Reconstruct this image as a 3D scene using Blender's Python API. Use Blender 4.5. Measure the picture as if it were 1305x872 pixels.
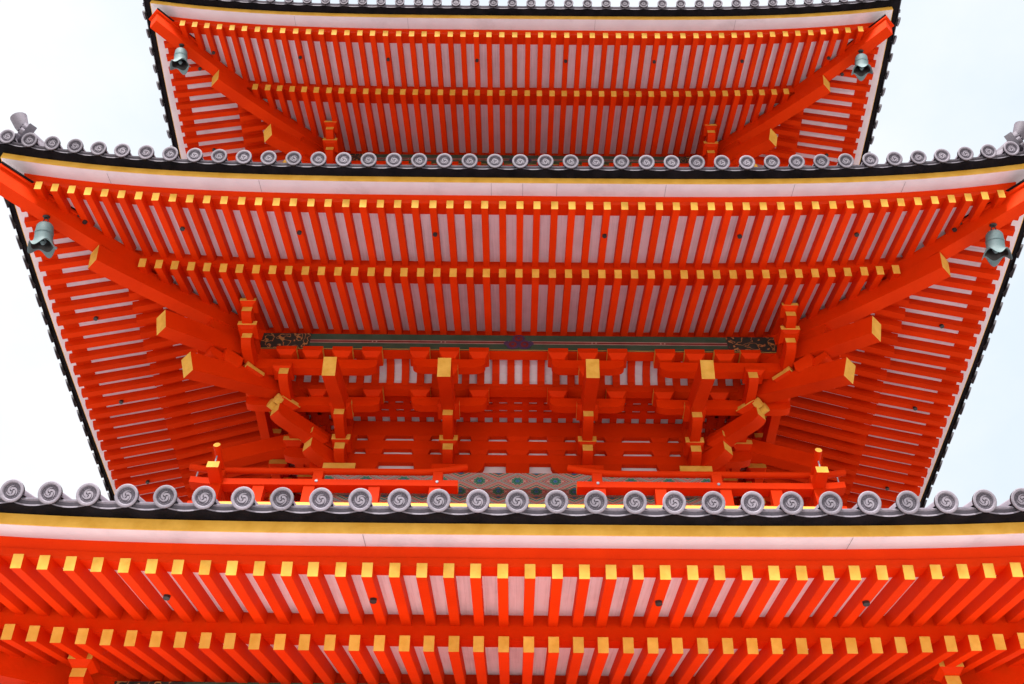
import bpy, bmesh, math, random
from mathutils import Vector, Matrix
random.seed(7)
R = math.radians
scene = bpy.context.scene
for o in list(bpy.data.objects): bpy.data.objects.remove(o)

# ---------------------------------------------------------------- camera
CAM_D, EYE = 11.78, 1.6
PITCH = 49.8
FPX = 1309.0
cam_data = bpy.data.cameras.new('camera')
cam = bpy.data.objects.new('camera', cam_data)
scene.collection.objects.link(cam)
scene.camera = cam
cam_data.sensor_width = 36.0
cam_data.lens = 36.0 * FPX / 1305.0
cam_data.shift_x = -8.5 / 1305.0
cam_data.shift_y = 0.0
cam_data.clip_start = 0.1
cam_data.clip_end = 5000
cam.matrix_world = (Matrix.Translation((0, -CAM_D, EYE)) @ Matrix.Rotation(R(90 + PITCH), 4, 'X')
                    @ Matrix.Rotation(R(0.5), 4, 'Z'))

# ---------------------------------------------------------------- world and sun
SUN_EL, SUN_AZ = 45.0, 192.0        # azimuth measured so that the sun stands high behind the viewer's left shoulder
world = bpy.data.worlds.new('World'); scene.world = world
world.use_nodes = True
wt = world.node_tree; wn = wt.nodes; wl = wt.links
wn.clear()
w_out = wn.new('ShaderNodeOutputWorld'); w_bg = wn.new('ShaderNodeBackground')
w_bg.inputs['Strength'].default_value = 0.05
sky = wn.new('ShaderNodeTexSky'); sky.sky_type = 'NISHITA'; sky.sun_disc = False
sky.sun_elevation = R(SUN_EL); sky.sun_rotation = R(SUN_AZ)
sky.air_density = 1.0; sky.dust_density = 1.5; sky.ozone_density = 1.0
tc = wn.new('ShaderNodeTexCoord')
mp = wn.new('ShaderNodeMapping'); mp.inputs['Scale'].default_value = (1.0, 1.0, 1.6)
mp.inputs['Location'].default_value = (0.35, 0.2, 0.1)
nz = wn.new('ShaderNodeTexNoise'); nz.inputs['Scale'].default_value = 1.7
nz.inputs['Detail'].default_value = 7; nz.inputs['Roughness'].default_value = 0.52
rp = wn.new('ShaderNodeValToRGB')
rp.color_ramp.elements[0].position = 0.33; rp.color_ramp.elements[0].color = (0.0, 0.0, 0.0, 1)
rp.color_ramp.elements[1].position = 0.55; rp.color_ramp.elements[1].color = (1, 1, 1, 1)
sat = wn.new('ShaderNodeMix'); sat.data_type = 'RGBA'     # thin high haze under the clouds
sat.inputs[0].default_value = 0.92
sat.inputs[7].default_value = (5.5, 6.15, 6.75, 1)
mx = wn.new('ShaderNodeMix'); mx.data_type = 'RGBA'
mx.inputs[7].default_value = (6.65, 6.7, 6.95, 1)
wl.new(tc.outputs['Generated'], mp.inputs['Vector']); wl.new(mp.outputs['Vector'], nz.inputs['Vector'])
wl.new(nz.outputs['Fac'], rp.inputs['Fac']); wl.new(rp.outputs['Color'], mx.inputs[0])
wl.new(sky.outputs['Color'], sat.inputs[6]); wl.new(sat.outputs[2], mx.inputs[6])
wl.new(mx.outputs[2], w_bg.inputs['Color']); wl.new(w_bg.outputs[0], w_out.inputs['Surface'])

sun_data = bpy.data.lights.new('sun', 'SUN')
sun_data.energy = 3.5; sun_data.angle = R(14); sun_data.color = (1.0, 0.96, 0.9)
sun = bpy.data.objects.new('sun', sun_data); scene.collection.objects.link(sun)
sd = Vector((-math.sin(R(SUN_AZ - 180)) * math.cos(R(SUN_EL)), -math.cos(R(SUN_AZ - 180)) * math.cos(R(SUN_EL)), math.sin(R(SUN_EL))))
sun.rotation_euler = sd.to_track_quat('Z', 'Y').to_euler()

vs = scene.view_settings
vs.view_transform = 'Standard'; vs.look = 'None'; vs.gamma = 1; vs.use_curve_mapping = False
vs.exposure = 1.68

# ---------------------------------------------------------------- materials
def mat(name):
    m = bpy.data.materials.new(name); m.use_nodes = True
    return m, m.node_tree, m.node_tree.nodes['Principled BSDF']

def noise(nt, scale, detail=4, rough=.55, vec_scale=(1, 1, 1)):
    t = nt.nodes.new('ShaderNodeTexCoord'); mpn = nt.nodes.new('ShaderNodeMapping')
    mpn.inputs['Scale'].default_value = vec_scale
    n = nt.nodes.new('ShaderNodeTexNoise'); n.inputs['Scale'].default_value = scale
    n.inputs['Detail'].default_value = detail; n.inputs['Roughness'].default_value = rough
    nt.links.new(t.outputs['Object'], mpn.inputs['Vector']); nt.links.new(mpn.outputs[0], n.inputs['Vector'])
    return n

def painted(name, ca, cb, rough=.5, scale=3.0, bump=.04, bevel=.005, spec=.35, lo=.35, hi=.65, vary=.10, worn=.22):
    m, nt, b = mat(name)
    n = noise(nt, scale, 6)
    r = nt.nodes.new('ShaderNodeValToRGB')
    r.color_ramp.elements[0].position = lo; r.color_ramp.elements[0].color = (*ca, 1)
    r.color_ramp.elements[1].position = hi; r.color_ramp.elements[1].color = (*cb, 1)
    nt.links.new(n.outputs['Fac'], r.inputs['Fac'])
    geo = nt.nodes.new('ShaderNodeNewGeometry'); hs = nt.nodes.new('ShaderNodeHueSaturation')
    mr = nt.nodes.new('ShaderNodeMapRange'); mr.inputs['To Min'].default_value = 1 - vary; mr.inputs['To Max'].default_value = 1 + vary * .6
    nt.links.new(geo.outputs['Random Per Island'], mr.inputs['Value']); nt.links.new(mr.outputs[0], hs.inputs['Value'])
    # worn patches where the paint has weathered a little paler and drier
    n3 = noise(nt, 1.1, 9, .72); wr = nt.nodes.new('ShaderNodeMapRange'); wr.inputs['From Min'].default_value = .54; wr.inputs['From Max'].default_value = .74
    wr.inputs['To Min'].default_value = 1; wr.inputs['To Max'].default_value = 1 - worn
    ml = nt.nodes.new('ShaderNodeMath'); ml.operation = 'MULTIPLY'
    nt.links.new(n3.outputs['Fac'], wr.inputs['Value']); nt.links.new(mr.outputs[0], ml.inputs[0]); nt.links.new(wr.outputs[0], ml.inputs[1])
    nt.links.new(ml.outputs[0], hs.inputs['Value'])
    nt.links.new(r.outputs[0], hs.inputs['Color']); nt.links.new(hs.outputs[0], b.inputs['Base Color'])
    rr_ = nt.nodes.new('ShaderNodeMapRange'); rr_.inputs['To Min'].default_value = rough - .1; rr_.inputs['To Max'].default_value = rough + .12
    nt.links.new(n.outputs['Fac'], rr_.inputs['Value']); nt.links.new(rr_.outputs[0], b.inputs['Roughness'])
    b.inputs['Specular IOR Level'].default_value = spec
    n2 = noise(nt, 38, 3, .6)
    bp = nt.nodes.new('ShaderNodeBump'); bp.inputs['Strength'].default_value = bump * 4; bp.inputs['Distance'].default_value = .01
    nt.links.new(n2.outputs['Fac'], bp.inputs['Height'])
    if bevel:
        bv = nt.nodes.new('ShaderNodeBevel'); bv.samples = 3; bv.inputs['Radius'].default_value = bevel
        nt.links.new(bv.outputs[0], bp.inputs['Normal'])
    nt.links.new(bp.outputs[0], b.inputs['Normal'])
    return m

M = {}
M['red'] = painted('vermilion_paint', (.63, .028, .0006), (.72, .036, .0009), .6, 2.2, .05, spec=.06)
M['yel'] = painted('ochre_paint', (.66, .33, .045), (.76, .42, .078), .6, 9, .05, spec=.15)
M['gold'] = painted('ochre_band_paint', (.70, .35, .040), (.84, .46, .075), .6, 5, .05, 0)
M['wht'] = painted('lime_white_board', (.65, .58, .64), (.71, .645, .70), .7, 4, .03, 0)
M['dark'] = painted('dark_wood_and_shade', (.004, .0032, .0045), (.010, .008, .011), .7, 6, .1, 0, .05)  # dark wood, with the shade of the eave recess put into its colour
M['green'] = painted('dark_green_paint', (.030, .062, .040), (.045, .082, .055), .5, 6, .04, 0)
M['maroon'] = painted('maroon_paint', (.13, .012, .014), (.18, .02, .02), .5, 9, .03, 0)
M['pink'] = painted('pale_pink_paint', (.34, .19, .17), (.42, .25, .22), .6, 9, .03, 0)
M['lilac'] = painted('lilac_paint', (.05, .028, .09), (.08, .04, .10), .6, 20, .03, 0)
M['iron'] = painted('black_iron_and_shade', (.015, .013, .014), (.03, .026, .026), .45, 20, .05, 0)  # real iron, and the painted shade inside the bells
M['steel'] = painted('grey_steel', (.25, .27, .33), (.35, .37, .42), .35, 20, .05, 0)

def board_material():
    """lime-white ceiling boards: narrow planks running the way of the rafters, brushed and slightly stained"""
    m, nt, b = mat('lime_white_planks')
    N, Lk = nt.nodes, nt.links
    t = N.new('ShaderNodeTexCoord'); sp = N.new('ShaderNodeSeparateXYZ'); Lk.new(t.outputs['Object'], sp.inputs[0])
    def mt(op, a, c=None):
        q = N.new('ShaderNodeMath'); q.operation = op
        for i, v in enumerate((a, c)):
            if v is None: continue
            if isinstance(v, (int, float)): q.inputs[i].default_value = v
            else: Lk.new(v, q.inputs[i])
        return q.outputs[0]
    ax, ay = mt('ABSOLUTE', sp.outputs[0]), mt('ABSOLUTE', sp.outputs[1])
    front = mt('GREATER_THAN', ay, ax)
    al = mt('ADD', mt('MULTIPLY', sp.outputs[0], front), mt('MULTIPLY', sp.outputs[1], mt('SUBTRACT', 1, front)))
    ac = mt('ADD', mt('MULTIPLY', sp.outputs[1], front), mt('MULTIPLY', sp.outputs[0], mt('SUBTRACT', 1, front)))
    cb = N.new('ShaderNodeCombineXYZ'); Lk.new(mt('MULTIPLY', al, 45), cb.inputs[0]); Lk.new(mt('MULTIPLY', ac, 1.6), cb.inputs[1]); Lk.new(sp.outputs[2], cb.inputs[2])
    n = N.new('ShaderNodeTexNoise'); n.inputs['Scale'].default_value = 1.0; n.inputs['Detail'].default_value = 5; Lk.new(cb.outputs[0], n.inputs['Vector'])
    n2 = noise(nt, 1.7, 8, .65)
    seam = mt('LESS_THAN', mt('FRACT', mt('MULTIPLY', al, 1 / .0787)), .045)
    f = mt('SUBTRACT', mt('ADD', mt('MULTIPLY', n.outputs['Fac'], .5), mt('MULTIPLY', n2.outputs['Fac'], .6)), mt('MULTIPLY', seam, .12))
    r = N.new('ShaderNodeValToRGB')
    r.color_ramp.elements[0].position = .28; r.color_ramp.elements[0].color = (.52, .455, .50, 1)
    r.color_ramp.elements[1].position = .60; r.color_ramp.elements[1].color = (.77, .70, .765, 1)
    Lk.new(f, r.inputs['Fac']); Lk.new(r.outputs[0], b.inputs['Base Color']); b.inputs['Roughness'].default_value = .75
    b.inputs['Specular IOR Level'].default_value = .2
    return m
M['plank'] = board_material()

def tile_material(name, ca, cb, cc):
    m, nt, b = mat(name)
    n = noise(nt, 5, 6); n2 = noise(nt, 60, 4, .7)
    r = nt.nodes.new('ShaderNodeValToRGB')
    r.color_ramp.elements[0].position = .3; r.color_ramp.elements[0].color = (*ca, 1)
    r.color_ramp.elements[1].position = .7; r.color_ramp.elements[1].color = (*cb, 1)
    nt.links.new(n.outputs['Fac'], r.inputs['Fac'])
    mxx = nt.nodes.new('ShaderNodeMix'); mxx.data_type = 'RGBA'; mxx.inputs[7].default_value = (*cc, 1)
    r2 = nt.nodes.new('ShaderNodeValToRGB'); r2.color_ramp.elements[0].position = .52; r2.color_ramp.elements[1].position = .72
    r2.color_ramp.elements[1].color = (.55, .55, .55, 1)
    nt.links.new(n2.outputs['Fac'], r2.inputs['Fac']); nt.links.new(r2.outputs[0], mxx.inputs[0])
    nt.links.new(r.outputs[0], mxx.inputs[6]); nt.links.new(mxx.outputs[2], b.inputs['Base Color'])
    # each tile a shade of its own
    oi = nt.nodes.new('ShaderNodeObjectInfo'); hs = nt.nodes.new('ShaderNodeHueSaturation')
    mr = nt.nodes.new('ShaderNodeMapRange'); mr.inputs['To Min'].default_value = .82; mr.inputs['To Max'].default_value = 1.12
    nt.links.new(oi.outputs['Random'], mr.inputs['Value']); nt.links.new(mr.outputs[0], hs.inputs['Value'])
    nt.links.new(mxx.outputs[2], hs.inputs['Color']); nt.links.new(hs.outputs[0], b.inputs['Base Color'])
    b.inputs['Roughness'].default_value = .62
    b.inputs['Specular IOR Level'].default_value = .3
    bp = nt.nodes.new('ShaderNodeBump'); bp.inputs['Strength'].default_value = .35; bp.inputs['Distance'].default_value = .006
    nt.links.new(n2.outputs['Fac'], bp.inputs['Height']); nt.links.new(bp.outputs[0], b.inputs['Normal'])
    return m
M['tile'] = tile_material('grey_clay_tile', (.175, .156, .195), (.24, .217, .26), (.10, .087, .113))
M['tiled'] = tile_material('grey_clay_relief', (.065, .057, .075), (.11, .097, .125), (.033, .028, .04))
M['tilem'] = tile_material('grey_clay_mid', (.15, .13, .165), (.21, .19, .23), (.08, .07, .09))
M['tileu'] = tile_material('shaded_clay_underside', (.016, .014, .018), (.035, .03, .038), (.010, .009, .011))  # darker copy of the clay, underside shade put into its colour
M['copper'] = tile_material('verdigris_copper', (.11, .17, .185), (.155, .22, .235), (.07, .11, .12))

def pattern_material():
    """repeating painted rosettes in a diamond lattice"""
    m, nt, b = mat('painted_rosette_pattern')
    N, Lk = nt.nodes, nt.links
    t = N.new('ShaderNodeTexCoord'); sp = N.new('ShaderNodeSeparateXYZ'); Lk.new(t.outputs['UV'], sp.inputs[0])
    def math_(op, a, bb=None, cc=None):
        q = N.new('ShaderNodeMath'); q.operation = op
        for i, v in enumerate((a, bb, cc)):
            if v is None: continue
            if isinstance(v, (int, float)): q.inputs[i].default_value = v
            else: Lk.new(v, q.inputs[i])
        return q.outputs[0]
    u = math_('ABSOLUTE', math_('SUBTRACT', math_('FRACT', sp.outputs[0]), .5))
    v = math_('ABSOLUTE', math_('SUBTRACT', math_('FRACT', sp.outputs[1]), .5))
    dia = math_('ADD', u, v)                                   # diamond distance
    rad = math_('SQRT', math_('ADD', math_('MULTIPLY', u, u), math_('MULTIPLY', v, v)))
    ang = math_('ARCTAN2', v, u)
    wob = math_('MULTIPLY', math_('COSINE', math_('MULTIPLY', ang, 8)), .035)
    ux = math_('MULTIPLY', u, .46); vx = math_('MULTIPLY', v, .30)
    rm = math_('SQRT', math_('ADD', math_('MULTIPLY', ux, ux), math_('MULTIPLY', vx, vx)))
    rm = math_('ADD', rm, math_('MULTIPLY', math_('COSINE', math_('MULTIPLY', math_('ARCTAN2', vx, ux), 8)), .008))
    def ramp(val, stops):
        r = N.new('ShaderNodeValToRGB'); cr = r.color_ramp; cr.interpolation = 'CONSTANT'
        cr.elements[0].position = 0; cr.elements[0].color = (*stops[0][1], 1)
        cr.elements[1].position = stops[1][0]; cr.elements[1].color = (*stops[1][1], 1)
        for p_, c_ in stops[2:]:
            e = cr.elements.new(p_); e.color = (*c_, 1)
        Lk.new(val, r.inputs['Fac']); return r.outputs[0]
    pale, redc, grn, blu, gry = (.50, .46, .42), (.50, .045, .03), (.015, .16, .10), (.02, .06, .36), (.12, .15, .20)
    field = ramp(dia, [(0, pale), (.24, redc), (.29, pale), (.315, gry), (.345, (.46, .17, .12)), (.40, pale), (.425, grn), (.455, pale),
                       (.485, gry), (.515, pale), (.545, redc), (.60, pale), (.625, (.46, .17, .12)), (.68, pale), (.71, grn), (.78, pale),
                       (.81, redc), (.86, grn), (.93, blu)])
    flower = ramp(math_('MULTIPLY', rm, 10), [(0, blu), (.16, (.10, .30, .46)), (.24, grn), (.50, (.10, .30, .20)), (.60, grn), (.70, pale), (.78, redc)])
    sw = N.new('ShaderNodeMix'); sw.data_type = 'RGBA'
    Lk.new(math_('LESS_THAN', rm, .085), sw.inputs[0]); Lk.new(field, sw.inputs[6]); Lk.new(flower, sw.inputs[7])
    Lk.new(sw.outputs[2], b.inputs['Base Color'])
    b.inputs['Roughness'].default_value = .55
    return m
M['pat'] = pattern_material()

def scroll_material():
    """dark painted board covered with curling gold and red foliage"""
    m, nt, b = mat('painted_foliage_scroll')
    n = noise(nt, 7.5, 2, .5)
    w = nt.nodes.new('ShaderNodeMath'); w.operation = 'MULTIPLY'; w.inputs[1].default_value = 34
    s_ = nt.nodes.new('ShaderNodeMath'); s_.operation = 'SINE'
    nt.links.new(n.outputs['Fac'], w.inputs[0]); nt.links.new(w.outputs[0], s_.inputs[0])
    r = nt.nodes.new('ShaderNodeValToRGB'); r.color_ramp.interpolation = 'LINEAR'
    r.color_ramp.elements[0].position = .70; r.color_ramp.elements[0].color = (.018, .026, .022, 1)
    r.color_ramp.elements[1].position = .93; r.color_ramp.elements[1].color = (.42, .20, .06, 1)
    e = r.color_ramp.elements.new(.82); e.color = (.20, .03, .03, 1)
    nt.links.new(s_.outputs[0], r.inputs['Fac']); nt.links.new(r.outputs[0], b.inputs['Base Color'])
    b.inputs['Roughness'].default_value = .55
    return m
M['scroll'] = scroll_material()

def ground_material():
    m, nt, b = mat('pale_gravel_paving')
    n = noise(nt, .4, 8, .6); n2 = noise(nt, 30, 4, .7)
    r = nt.nodes.new('ShaderNodeValToRGB')
    r.color_ramp.elements[0].position = .3; r.color_ramp.elements[0].color = (.47, .455, .44, 1)
    r.color_ramp.elements[1].position = .7; r.color_ramp.elements[1].color = (.57, .555, .53, 1)
    nt.links.new(n.outputs['Fac'], r.inputs['Fac']); nt.links.new(r.outputs[0], b.inputs['Base Color'])
    b.inputs['Roughness'].default_value = .9
    bp = nt.nodes.new('ShaderNodeBump'); bp.inputs['Strength'].default_value = .5
    nt.links.new(n2.outputs['Fac'], bp.inputs['Height']); nt.links.new(bp.outputs[0], b.inputs['Normal'])
    return m
M['ground'] = ground_material()
M['earth'] = painted('low_bounce_earth', (.045, .05, .025), (.12, .10, .06), .9, .3, .2, 0)  # unseen surround, added dark to cut bounced light on upright faces

# ---------------------------------------------------------------- mesh builder
def side(k, mirror=False):
    """plan frame of side k: (x along the eave, s outward from the axis, z above eye level) -> world"""
    a = k * math.pi / 2; c, s_ = round(math.cos(a)), round(math.sin(a))
    mx_ = -1 if mirror else 1
    return lambda x, s, z: Vector((c * x * mx_ + s_ * s, s_ * x * mx_ - c * s, z + EYE))

class MB:
    def __init__(self, T=None):
        self.v = []; self.f = []; self.m = []; self.mats = []; self.uv = {}
        self.T = T or side(0)
    def mi(self, name):
        if name not in self.mats: self.mats.append(name)
        return self.mats.index(name)
    def add(self, pts, faces, mats):
        b = len(self.v); self.v += [self.T(*p) for p in pts]
        for i, f in enumerate(faces):
            self.f.append([b + j for j in f]); self.m.append(self.mi(mats[i] if isinstance(mats, (list, tuple)) else mats))
    def box(self, x0, x1, s0, s1, z0, z1, m='red', front=None):
        p = [(x, s, z) for z in (z0, z1) for s in (s0, s1) for x in (x0, x1)]
        f = [(0, 1, 3, 2), (4, 5, 7, 6), (0, 1, 5, 4), (2, 3, 7, 6), (0, 2, 6, 4), (1, 3, 7, 5)]
        ms = [m] * 6
        if front: ms[3] = front
        self.add(p, f, ms)
    def prism(self, o, d, poly, w, m='red', special=None):
        """poly of (t, z) in the vertical plane through plan point o along plan direction d, thickness w"""
        dx, ds = d; nx, ns = -ds, dx; n = len(poly); pts = []
        for q in (-w / 2, w / 2):
            for t, z in poly: pts.append((o[0] + dx * t + nx * q, o[1] + ds * t + ns * q, z))
        f = [tuple(range(n)), tuple(range(n, 2 * n))]; ms = [m, m]
        for i in range(n):
            j = (i + 1) % n; f.append((i, j, n + j, n + i)); ms.append((special or {}).get(i, m))
        self.add(pts, f, ms)
    def arm(self, o, d, t0, t1, w, z0, z1, ends=('flat', 'curve'), yel=True, c=.16, m='red', ej=.42):
        h = z1 - z0; poly = []; sp = {}
        def curve(t, sgn):
            out = []
            for i in range(7):
                a = math.pi / 2 * i / 6
                out.append((t - sgn * c * (1 - math.sin(a)), z0 + h * ej * (1 - math.cos(a))))
            return out
        # bottom from t0 to t1, then up and back along the top
        if ends[0] == 'curve':
            poly += list(reversed(curve(t0, -1)))
        else: poly.append((t0, z0))
        if ends[1] == 'curve':
            poly += curve(t1, 1)
        else: poly.append((t1, z0))
        i1 = len(poly) - 1
        poly.append((t1, z1)); poly.append((t0, z1))
        if yel: sp[i1] = 'yel'
        if yel == 'both': sp[len(poly) - 1] = 'yel'
        self.prism(o, d, poly, w, m, sp)
    def block(self, x, s, z0, z1, w=.25, ang=0, yel='none', taper=.62, ears=False):
        zm = z0 + (z1 - z0) * .45; c, sn = math.cos(ang), math.sin(ang)
        rings = [(z0, w * taper / 2), (z0 + (zm - z0) * .5, w * .40), (zm, w / 2), (z1, w / 2)]
        pts = []
        for z, h in rings:
            for a, b in ((-1, -1), (1, -1), (1, 1), (-1, 1)):
                pts.append((x + c * a * h - sn * b * h, s + sn * a * h + c * b * h, z))
        f = [(0, 1, 2, 3), (12, 13, 14, 15)]; ms = ['red', 'red']
        for r_ in range(3):
            for i in range(4):
                j = (i + 1) % 4; f.append((r_ * 4 + i, r_ * 4 + j, r_ * 4 + 4 + j, r_ * 4 + 4 + i))
                y = r_ == 2 and ((yel == 'front' and i == 2) or (yel == 'side' and i in (1, 3)) or (yel == 'all'))
                ms.append('yel' if y else 'red')
        self.add(pts, f, ms)
        if ears:
            for sg in (-1, 1):
                e0, e1 = sorted((sg * w * .5, sg * w * .30))
                q = [(e0, -w / 2), (e1, -w / 2), (e1, w / 2), (e0, w / 2)]
                pts = [(x + c * a - sn * b, s + sn * a + c * b, z) for z in (z1 + .001, z1 + .035) for a, b in q]
                self.add(pts, [(0, 1, 2, 3), (4, 5, 6, 7), (0, 1, 5, 4), (1, 2, 6, 5), (2, 3, 7, 6), (3, 0, 4, 7)],
                         ['red', 'red', 'red', 'red', 'yel', 'red'])
    def tube(self, path, r, n=12, m='red', capm=None):
        """tube through points given in plan frame (x, s, z)"""
        P = [Vector(p) for p in path]; rings = []
        for i, p in enumerate(P):
            t = (P[min(i + 1, len(P) - 1)] - P[max(i - 1, 0)]).normalized()
            up = Vector((0, 0, 1)) if abs(t.z) < .9 else Vector((0, 1, 0))
            a = t.cross(up).normalized(); b = a.cross(t)
            rr = r[i] if isinstance(r, (list, tuple)) else r
            rings.append([tuple(p + a * rr * math.cos(2 * math.pi * k / n) + b * rr * math.sin(2 * math.pi * k / n)) for k in range(n)])
        pts = [q for rg in rings for q in rg]; f = []; ms = []
        for i in range(len(P) - 1):
            for k in range(n):
                f.append((i * n + k, i * n + (k + 1) % n, (i + 1) * n + (k + 1) % n, (i + 1) * n + k)); ms.append(m)
        f.append(tuple(range(n))); ms.append(capm or m)
        f.append(tuple(range((len(P) - 1) * n, len(P) * n))); ms.append(capm or m)
        self.add(pts, f, ms)
    def build(self, name, parent=None, smooth=None, uvfun=None):
        me = bpy.data.meshes.new(name)
        me.from_pydata(self.v, [], self.f)
        for mn in self.mats: me.materials.append(M[mn])
        me.polygons.foreach_set('material_index', self.m)
        bm = bmesh.new(); bm.from_mesh(me); bmesh.ops.recalc_face_normals(bm, faces=bm.faces)
        if uvfun:
            uvl = bm.loops.layers.uv.new('UVMap')
            for fc in bm.faces:
                for lp in fc.loops: lp[uvl].uv = uvfun(lp.vert.co, fc.normal)
        bm.to_mesh(me); bm.free()
        if smooth is not None:
            me.polygons.foreach_set('use_smooth', [True] * len(me.polygons)); me.set_sharp_from_angle(angle=R(smooth))
        me.update()
        o = bpy.data.objects.new(name, me); scene.collection.objects.link(o)
        if parent is not None: o.parent = parent
        return o

def empty(name, loc=(0, 0, 0)):
    o = bpy.data.objects.new(name, None); scene.collection.objects.link(o); o.location = loc
    o.empty_display_size = .3
    return o
def tag(o, label=None, cat=None, group=None, kind=None):
    for k_, v_ in (('label', label), ('category', cat), ('group', group), ('kind', kind)):
        if v_: o[k_] = v_
    return o

# ---------------------------------------------------------------- ground
gm = bpy.data.meshes.new('ground')
gm.from_pydata([(-2500, -2500, -.004), (2500, -2500, -.004), (2500, 2500, -.004), (-2500, 2500, -.004)], [], [(0, 1, 2, 3)])
gm.materials.append(M['earth'])
ground = bpy.data.objects.new('ground', gm); scene.collection.objects.link(ground); ground['kind'] = 'structure'
pm = bpy.data.meshes.new('unseen_bounce_court')
pm.from_pydata([(-26, -30, 0), (26, -30, 0), (26, 22, 0), (-26, 22, 0)], [], [(0, 1, 2, 3)]); pm.materials.append(M['ground'])
court = bpy.data.objects.new('unseen_bounce_court', pm); scene.collection.objects.link(court); court['kind'] = 'structure'  # unseen pale court, added and sized to bounce light under the eaves

# ---------------------------------------------------------------- pagoda
pagoda = tag(empty('pagoda'), 'tall vermilion wooden pagoda with stacked grey tiled eaves and white soffits', 'pagoda')
WMID, LEXP = 5.964, 3.8
SR = .1923
TIERS = [
    dict(key='low', ds=.219, dsb=.27, dz=-5.12, half=.5, tile0=0, caps=22, capr=.085, lift=.38, fl=.08),
    dict(key='mid', ds=0., dsb=0., dz=0., half=0., tile0=0, caps=21, capr=.089, lift=.37, fl=.08),
    dict(key='top', ds=-.205, dsb=-.25, dz=4.976, half=.5, tile0=.5, caps=20, capr=.072, lift=.41, fl=.05),
]
def lift(t, x): return t['lift'] * (abs(x) / (WMID + t['ds'])) ** LEXP
def flare(t, x): return t['fl'] * min(1.05, abs(x) / (WMID + t['ds'])) ** 4
FB = lambda s: 9.585 + .285 * (5.60 - s)        # underside of the flying rafters
JB = lambda s: 9.612 + .368 * (4.64 - s)        # underside of the base rafters
FH, JH = .105, .125
def roofz(q):                                   # roof surface height over the eave, q metres inwards
    return .46 * q + .075 * q * q

def ring(mb, t, poly, mats, body=False, n=44, liftf=True, closed=True, zig=None):
    """sweep a (s, z) section round all four sides, mitred at the hips"""
    off = t['dsb'] if body else t['ds']
    for k in range(4):
        mb.T = side(k); m_ = len(poly)
        pts = []
        for i in range(n + 1):
            u = -1 + 2 * i / n
            u = math.copysign(abs(u) ** .8, u)
            for s, z in poly:
                x = u * (s + off); fl = flare(t, x) if liftf else 0
                pts.append((x + u * fl, s + off + fl, z + t['dz'] + (lift(t, x) if liftf else 0)))
        f = []; ms = []
        for i in range(n):
            for j in range(m_ if closed else m_ - 1):
                jj = (j + 1) % m_
                f.append((i * m_ + j, i * m_ + jj, (i + 1) * m_ + jj, (i + 1) * m_ + j))
                ms.append(mats[j] if isinstance(mats, (list, tuple)) else mats)
        mb.add(pts, f, ms)

# pixel size estimate, used only to decide which repeats become objects of their own
def project(p):
    q = cam.matrix_world.inverted() @ p
    d = -q.z
    if d < .1: return None
    return (q.x / d * FPX + 652.5 + 8.5, 436 - q.y / d * FPX)
def seen(pts):
    P = [project(p) for p in pts]
    if any(p is None for p in P): return 0
    xs = [min(max(p[0], 0), 1305) for p in P]; ys = [min(max(p[1], 0), 872) for p in P]
    return (max(xs) - min(xs)) * (max(ys) - min(ys)) + .5 * math.hypot(max(xs) - min(xs), max(ys) - min(ys))

def rafter_mb(t, k, x, kind, studded=False):
    ds, dz = t['ds'], t['dz']
    if kind == 'fly': B, h, w, s1, s0 = FB, FH, .0765, 5.60, 4.56
    else: B, h, w, s1, s0 = JB, JH, .083, 4.64, 3.05
    s0 = max(s0 + ds, abs(x) + .06)
    s1 = s1 + ds + flare(t, x)
    if s1 - s0 < .05: return None
    sl = (B(1) - B(2)); nrm = math.hypot(1, sl)
    zl = dz + lift(t, x)
    b0 = B(s0 - ds) + zl; b1 = B(s1 - ds) + zl
    e = .035
    poly = [(s0, b0), (s1, b1), (s1 + e, b1 + h - e * sl * .5), (s0, b0 + h + .004)]
    mb = MB(side(k))
    # (t, z) profile along s at plan x
    mb.prism((x, 0), (0, 1), poly, w, 'red', {1: 'yel'})
    if studded:                                 # small black iron stud under the rafter
        ss = 5.18 + ds
        if ss > s0 + .03:
            zb = B(ss - ds) + zl; n = 12; rr = .026
            pts = [(x + rr * math.cos(2 * math.pi * i / n), ss + rr * math.sin(2 * math.pi * i / n), zb + zz) for zz in (-.028, .004) for i in range(n)]
            f = [tuple(range(n)), tuple(range(n, 2 * n))] + [(i, (i + 1) % n, n + (i + 1) % n, n + i) for i in range(n)]
            mb.add(pts, f, 'iron')
    return mb, [mb.T(x, s0, b0), mb.T(x, s1, b1), mb.T(x - w / 2, s1, b1), mb.T(x + w / 2, s0, b0 + h)]

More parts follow.
